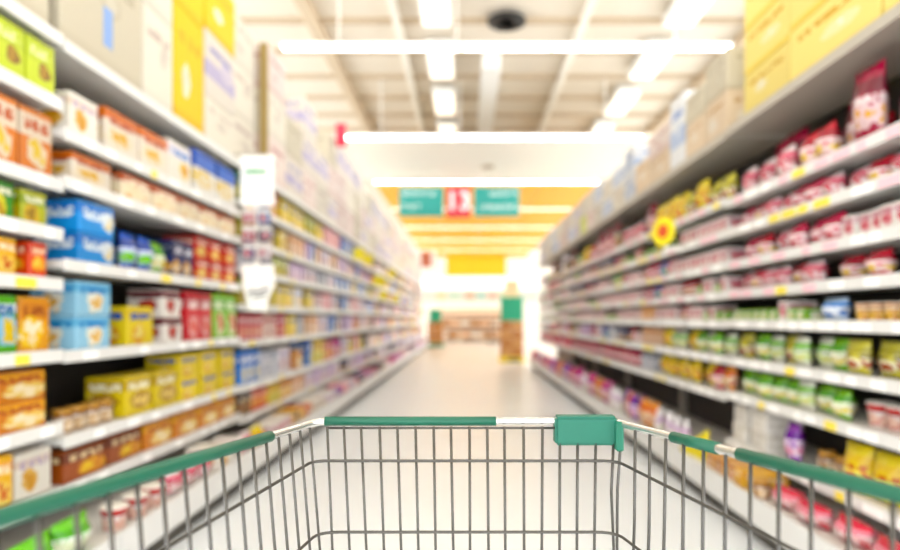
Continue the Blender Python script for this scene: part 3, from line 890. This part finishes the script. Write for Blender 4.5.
# ------------------------------------------------------------------ paper signs beside the left post
def paper_sign():
    y = 4.28
    t = link('paper_sign', None, loc=(-1.49, y, H + .80))
    bm = bmesh.new()
    box(bm, -.12, .12, -.004, .004, 0, .36, bevel=.003)
    obj('card', bm, M_tag_w, t)
    bm = bmesh.new()
    x = -.08
    r = random.Random(3)
    while x < .07:
        w = r.uniform(.012, .022)
        box(bm, x, x + w, -.006, -.0045, .225, .262)
        x += w + .006
    obj('lettering', bm, mat('green_ink', '3aa868', .5), t)
    boxobj('arm', (-.16, .1, -.006, .006, .3605, .372), M_steel, t)
    tag(t, 'white hanging card with green lettering beside the left shelves', 'sign')
    c = link('clip_strip', None, loc=(-1.49, y, H + .40))
    boxobj('strip', (-.015, .015, .0, .003, -.02, .40), M_white, c)
    cols = [('3a4a8a', 'navy'), ('d8d0d4', 'pale'), ('b03048', 'red'), ('2c3450', 'dark'), ('e0a8a8', 'pink'), ('7a9ac8', 'blue')]
    for i in range(6):
        bm = bmesh.new()
        cx = (-.055, .055)[i % 2]
        z0 = .02 + (i // 2) * .125
        box(bm, cx - .048, cx + .048, -.022, -.002, z0, z0 + .115, bevel=.008)
        obj('hanging_pack', bm, print_mat('clip_' + cols[i][1], (cols[i][0], 'f0ece8', 'c8c0c8', 'd05060', 'ffffff'), rough=.3), c)
    tag(c, 'strip of small hanging packs below the white card', 'display')
    f = link('paper_flyer', None, loc=(-1.48, y, H + .05))
    bm = bmesh.new()
    pts = [(-.07, 0), (.06, 0), (.075, .1), (.12, .18), (.12, .33), (-.11, .33), (-.11, .18), (-.09, .1)]
    a = [bm.verts.new((x, -.004 - .03 * (z / .33) ** 2, z)) for x, z in pts]
    b_ = [bm.verts.new((x, .0 - .03 * (z / .33) ** 2, z)) for x, z in pts]
    n = len(pts)
    bm.faces.new(a); bm.faces.new(b_[::-1])
    for i in range(n):
        bm.faces.new((a[i], b_[i], b_[(i + 1) % n], a[(i + 1) % n]))
    obj('sheet', bm, M_tag_w, f)
    bm = bmesh.new()
    tube(bm, [(-.07, -.016, .12), (-.03, -.018, .145), (.01, -.018, .13), (.05, -.02, .155), (.08, -.022, .15)], .007, 6)
    tube(bm, [(-.04, -.014, .1), (.02, -.014, .105), (.06, -.016, .12)], .005, 6)
    obj('drawing', bm, mat('dark_ink', '3c3c40', .6), f)
    tag(f, 'white tapering paper flyer with dark scribble under the hanging packs', 'flyer')
paper_sign()

# shelf talkers on the right
t = link('shelf_talker', None, loc=(XF['R'] - .16, 4.3, H + .62))
bm = bmesh.new(); lathe(bm, [(.095, 0), (.105, .003), (.105, .009), (.095, .012)], 24)
o = obj('disc', bm, mat('talker_yellow', 'f4e21a', .45), t); o.rotation_euler = (math.radians(90), 0, math.radians(-62))
bm = bmesh.new(); lathe(bm, [(.035, 0), (.05, .0), (.05, .004), (.035, .004)], 16)
o2 = obj('red_mark', bm, mat('talker_red', 'd8502a', .5), o); o2.location = (0, 0, .0122)
o3 = boxobj('stem', (.0, .158, -.004, .004, -.135, -.108), M_white, t)
tag(t, 'round yellow price disc sticking out from second right bay', 'sign')
bm = bmesh.new()
tri = [(0, 0), (.34, 0), (.34, .2)]
a = [bm.verts.new((x, -.004, z)) for x, z in tri]; b_ = [bm.verts.new((x, .004, z)) for x, z in tri]
bm.faces.new(a); bm.faces.new(b_[::-1])
for i in range(3):
    bm.faces.new((a[i], b_[i], b_[(i + 1) % 3], a[(i + 1) % 3]))
o = obj('promotion_card', bm, mat('card_yellow', 'e8d818', .45), None, (1.43, 4.02, .2155), math.radians(-80) + math.radians(0))
tag(o, 'yellow triangular card standing on the right base shelf', 'sign')
rnd = random.Random(8)
for i, (yy, zi) in enumerate(((8.6, 1), (9.4, 1), (10.4, 2), (11.2, 3), (12.4, 1), (10.9, 2), (13.2, 3))):
    z = BAYS['L5']['hs'][zi]
    t = boxobj('shelf_flag', (-1.615, -1.46, yy, yy + .008, z - .02, z + .14), mat('talker_yellow', 'f4e21a', .45), bevel=.002)
    tag(t, f'small yellow flag card jutting from far left shelves, {ordw(i)} from the cart', 'sign', 'yellow flag cards on the left shelves')

# ------------------------------------------------------------------ the far end
M_wood = mat('crate_wood', 'b87838', 0.6, noise=.25, nscale=14)
M_wood2 = mat('crate_wood_pale', 'c89050', 0.6, noise=.25, nscale=14)
M_green = mat('display_green', '1fa078', 0.5)
def crate_display(x0, x1, y, cols, nlay, ch, label, base, head):
    t = link('crate_display', None, loc=((x0 + x1) / 2, y, 0))
    W = (x1 - x0) / 2
    z = .16
    boxobj('pallet', (-W - .02, W + .02, -.3, .3, .0, .14), base, t, bevel=.01)
    boxobj('pallet_slot', (-W * .4, W * .75, -.304, -.3002, .03, .1), M_dark, t)
    cw = 2 * W / cols
    for l in range(nlay):
        for c in range(cols):
            a = -W + c * cw
            bm = bmesh.new()
            for q in range(3):
                zz = .142 + l * ch + q * ch / 3
                box(bm, a + .006, a + cw - .006, -.29, -.275, zz + .004, zz + ch / 3 - .006)
            box(bm, a + .01, a + cw - .01, -.2749, .29, .144 + l * ch, .142 + (l + 1) * ch - .02)
            obj('crate', bm, M_wood if (l + c) % 2 else M_wood2, t)
    zt = .142 + nlay * ch
    for i, (hh, m, inset) in enumerate(head):
        boxobj('header_board', (-W + inset, W - inset, -.2, -.17, zt + .0, zt + hh), m, t, bevel=.01)
        zt += hh + .001
    tag(t, label, 'display')
crate_display(.86, 1.42, 15.1, 2, 4, .22, 'wooden crate stack with green board and yellow pallet at aisle end', mat('pallet_yellow', 'e8cc28', .5),
              [(.60, M_green, 0), (.42, mat('peach_card', 'e8cfa0', .6), .1)])
crate_display(-1.46, -.88, 23.05, 1, 4, .2, 'narrow wooden crate stack with green top and green base', M_green, [(.48, M_green, .06)])
# low produce shelves across the far end
t = link('produce_shelf', None, loc=(0.3, 27.5, 0))
M_pal = mat('pale_wood', 'f0dfc4', .6)
for i in range(5):
    boxobj('board', (-1.7, 1.7, -.5 + .12 * i, .3, .2 + .26 * i, .25 + .26 * i), mat('tan_board', 'b9804a', .6), t)
boxobj('back_panel', (-1.7, 1.7, .301, .34, 0, 1.6), M_pal, t)
for x in (-1.68, -.6, .5, 1.68):
    boxobj('upright', (x - .03, x + .03, -.56, -.501, 0, .55), M_pal, t)
tag(t, 'low tan produce shelves across the far end of the aisle', 'shelf')
for i in range(6):
    for l in range(2):
        o = boxobj('produce_box', (-.2, .2, -.14, .14, 0, .16), [mat('produce_white', 'f4ecdc', .6), M_wood2, mat('produce_peach', 'f0c8a0', .6)][(i + l) % 3], None, bevel=.01,
                   loc=(-1.05 + i * .5, 27.5 - .34 + .12 * (l * 2), .2515 + .52 * l))
        tag(o, f"small produce box on the far shelves, {ordw(i)} along the {'lower' if l == 0 else 'upper'} tier", 'box', 'produce boxes at the far end')
o = link('yellow_header', None, loc=(.45, 29.2, H + 2.05))
boxobj('fascia', (-1.4, 1.5, -.05, .05, 0, .95), M_yellow2, o, bevel=.01)
for x in (-1.2, 1.3):
    boxobj('hanger', (x - .01, x + .01, -.01, .01, .95, 1.949), M_white, o)
tag(o, 'bright yellow header board hanging above the far end', 'sign')
o = link('brown_sign', None, loc=(-1.45, 24.8, H + 2.1))
boxobj('board', (-.42, .0, -.02, .02, 0, .65), mat('brown_red', 'a8583c', .6), o, bevel=.01)
boxobj('edge_board', (.001, .22, -.02, .02, .05, .65), mat('pale_grey_board', 'd8d0cc', .6), o, bevel=.01)
for x in (-.3, .1):
    boxobj('hanger', (x - .006, x + .006, -.006, .006, .65, 1.899), M_white, o)
tag(o, 'small brown and grey sign hanging left of the yellow header', 'sign')
o = link('lit_bulkhead', None, loc=(.3, 31.5, H + 1.5))
boxobj('light_box', (-3.5, 3.5, -.05, .05, 0, .65), mat('bulkhead_light', 'fffaf2', .5, emit=.3), o)
boxobj('picture_band', (-3.5, 3.5, -.05, .05, -.65, -.002), mat('picture_band', 'c9cfc4', .6), o)
for i, (x, c) in enumerate(((-1.6, 'e4c8a0'), (-.9, 'b8ccb8'), (-.1, 'c8a890'), (.5, 'a8c4b8'), (1.1, 'e0b0a0'), (1.7, 'c8d4b0'))):
    boxobj('picture', (x - .26, x + .26, -.06, -.051, -.55, -.12), mat('picture_' + str(i), c, .6), o, bevel=.004)
boxobj('counter', (-3.5, 3.5, -.3, .05, -2.6, -.652), M_wall, o)
tag(o, 'lit white bulkhead with pictures on the far back wall', 'bulkhead')
t = link('hand_trolley', None, loc=(1.12, 25.0, 0))
bm = bmesh.new()
for s in (-1, 1):
    tube(bm, [(s * .14, 0, .1), (s * .14, .05, .9)], .015, 6)
tube(bm, [(-.14, .05, .9), (.14, .05, .9)], .015, 6)
obj('frame', bm, mat('trolley_grey', '6a6660', .4), t)
boxobj('toe_plate', (-.18, .18, -.25, .0, .06, .09), mat('trolley_grey', '6a6660', .4), t)
for s in (-1, 1):
    bm = bmesh.new(); lathe(bm, [(.05, -.015), (.08, -.012), (.08, .012), (.05, .015)], 14)
    w = obj('wheel', bm, M_dark, t); w.location = (s * .17, .03, .08); w.rotation_euler = (0, math.radians(90), 0)
tag(t, 'small dark hand trolley standing before the far produce shelves', 'trolley')

# ------------------------------------------------------------------ shopping cart
M_chrome = mat('chrome_wire', '5a5855', 0.36, 0.75)
M_rim = mat('chrome_rim', 'd9d8d4', 0.22, 0.85)
M_sleeve = mat('green_sleeve', '075c45', 0.45)
M_block = mat('green_block', '146b57', 0.5, noise=.12, nscale=30)
M_rubber = mat('grey_rubber', '55534f', 0.6)
cart = link('shopping_cart', None, loc=(0, .40, 0))
CY = .40
def P(x, y, dz):
    return (x, y - CY, H + dz)
YF = .82
def rimL(t):
    return (-.2105 - .0695 * t, YF - .46 * t, -.1445 + .0245 * t)
def rimR(s):
    return (.208 + .0911 * s, YF - .407 * s, -.1435 + .0215 * s)
def seg(name, pts, r, m, n=10, smooth=True, parent=None):
    bm = bmesh.new()
    tube(bm, [P(*p) for p in pts], r, n)
    return obj(name, bm, m, parent or cart, smooth=smooth)
def curve3(a, b, c, k=6):
    a, b, c = Vector(a), Vector(b), Vector(c)
    return [tuple(a * (1 - t) ** 2 + b * 2 * t * (1 - t) + c * t * t) for t in [i / k for i in range(k + 1)]]
FZ = -.1410
TE = 1.75
SE = 1.85
RR = .0052
cl = curve3(rimL(.07), (-.2105, YF, -.1425), (-.190, YF, FZ))
cr = curve3((.188, YF, FZ), (.208, YF, -.142), rimR(.07))
seg('rim', [rimL(TE), rimL(.9), rimL(.5)] + cl + cr + [rimR(.5), rimR(.9), rimR(SE)], RR, M_rim)
def xf_(px):
    return (px - 466) * YF / 600
seg('under_rim_wire', [(-.186, YF - .006, FZ - .0082), (xf_(556), YF - .006, FZ - .0082)], .0017, M_chrome, 6)
seg('rim_sleeve', [(xf_(325), YF, FZ), (xf_(496), YF, FZ)], .0064, M_sleeve, 14)
seg('rim_sleeve', [rimL(.262), rimL(.6), rimL(1.0), rimL(TE - .05)], .0066, M_sleeve, 14)
seg('rim_sleeve', [rimR(.325), rimR(.52)], .0064, M_sleeve, 14)
seg('rim_sleeve', [rimR(.60), rimR(.9), rimR(SE - .05)], .0064, M_sleeve, 14)
bm = bmesh.new()
box(bm, *(xf_(554), xf_(616)), YF - .013 - CY, YF + .012 - CY, H - .172, H - .133)
bmesh.ops.bevel(bm, geom=list(bm.edges), offset=.0035, segments=2, affect='EDGES')
blk = obj('corner_block', bm, M_block, cart)
bm = bmesh.new()
box(bm, xf_(612.5), xf_(620), YF - .022 - CY, YF + .008 - CY, H - .178, H - .1385)
bmesh.ops.bevel(bm, geom=list(bm.edges), offset=.002, segments=1, affect='EDGES')
obj('block_clip', bm, mat('dark_green_plastic', '0d6a52', .45), blk)
# front wires
tops = [328.6, 345, 362, 380.4, 398, 416, 434, 451, 469.5, 487, 504, 523, 541.7, 559, 576.6, 594.6]
bots = [334, 351, 367.6, 385, 402, 419, 436, 453.5, 470, 488.4, 505, 523.6, 541, 558.6, 575.7, 593]
ZB = -.47
for i, (a, b) in enumerate(zip(tops, bots)):
    xa, xb = xf_(a), xf_(b)
    sl = (xb - xa) / (.317 - .141)
    seg('vertical_wire', [(xa, YF - .008, -.147), (xa + sl * .16, YF - .008, -.307), (xa + sl * .325, YF - .008, ZB)], .0019, M_chrome, 6)
# side wires
t = .028
i = 0
while t < TE:
    x, y, z = rimL(t)
    seg('vertical_wire', [(x + .003, y - .003, z - .003), (x + .012, y - .001, -.26), (x + .028, y + .002, ZB)], .0019, M_chrome, 6)
    t += .0655
s = .037
i = 0
while s < SE:
    x, y, z = rimR(s)
    mid = (x - .004, y - .003, -.26)
    if i == 0:
        mid = (x - .009, y - .003, -.23)
    if i == 3:
        mid = (x - .006, y - .006, -.25)
    seg('vertical_wire', [(x - .003, y - .003, z - .003), mid, (x - .010, y, ZB)], .0019, M_chrome, 6)
    s += .0865
    i += 1
seg('vertical_wire', [(xf_(612), YF - .008, -.17), (xf_(609.5), YF - .01, -.235), (xf_(612.5), YF - .008, -.32), (xf_(611), YF - .008, ZB)], .0019, M_chrome, 6)
def ring(z, inL, inR, rc=.03):
    def l(t):
        q = rimL(t); return (q[0] + inL, q[1], z)
    def r(t):
        q = rimR(t); return (q[0] - inR, q[1], z)
    a = curve3(l(rc / .46 * 1.2), (l(0)[0], YF - .0115, z), (l(0)[0] + rc, YF - .0115, z), 5)
    b = curve3((r(0)[0] - rc, YF - .0115, z), (r(0)[0], YF - .0115, z), r(rc / .407 * 1.2), 5)
    seg('horizontal_wire', [l(TE), l(.8)] + a + b + [r(.8), r(SE)], .0020, M_chrome, 8)
ring(-.1925, .0065, .008, .022)
ring(-.2885, .014, .009, .026)
ring(-.382, .019, .012, .026)
ring(ZB, .026, .012, .03)
# basket floor, rear gate, handle, chassis
for i in range(13):
    u = i / 12
    xa = -.18 + .37 * u
    seg('floor_wire', [(xa, YF - .012, ZB + .002), (xa * 1.45, rimL(TE)[1], ZB + .002)], .0019, M_chrome, 6)
xl, yr, zr = rimL(TE)
xr = rimR(SE)[0]
for i in range(14):
    x = xl + .02 + (xr - xl - .04) * i / 13
    seg('gate_wire', [(x, yr + .005, zr - .02), (x * .93, yr + .01, ZB)], .0019, M_chrome, 6)
seg('gate_rail', [(xl + .01, yr + .005, zr - .02), (xr - .01, yr + .005, zr - .02)], .004, M_chrome, 8)
seg('handle', [(xl, yr, zr), (xl, yr - .08, zr + .03), (xr, yr - .08, zr + .03), (xr, yr, zr)], .011, M_sleeve, 12)
for sx in (-1, 1):
    seg('chassis_tube', [(sx * .24, yr + .02, ZB), (sx * .24, yr + .05, -.85), (sx * .22, yr + .12, -.93), (sx * .16, YF - .12, -.93), (sx * .16, YF - .10, ZB)], .0125, M_rim, 10)
    for yy, xx in ((yr + .12, .22), (YF - .16, .16)):
        bm = bmesh.new()
        lathe(bm, [(.03, -.014), (.058, -.012), (.0625, 0), (.058, .012), (.03, .014)], 18)
        w = obj('wheel', bm, M_rubber, cart)
        w.location = (sx * xx, yy - CY, .0625)
        w.rotation_euler = (0, math.radians(90), 0)
        bm = bmesh.new()
        for e in (-.022, .018):
            box(bm, sx * xx + e, sx * xx + e + .004, yy - CY - .015, yy - CY + .015, .05, .165)
        box(bm, sx * xx - .022, sx * xx + .022, yy - CY - .015, yy - CY + .015, .1655, .172)
        obj('caster_fork', bm, M_rim, cart)
for yy in (yr + .12, YF - .16):
    xx = .22 if yy < .4 else .16
    seg('cross_tube', [(-xx, yy, -.93), (xx, yy, -.93)], .011, M_rim, 8)
tag(cart, 'wire shopping cart with green sleeves along its chrome rim', 'shopping cart')

if LONG:
    print('LONG LABELS', len(LONG), LONG[:4])
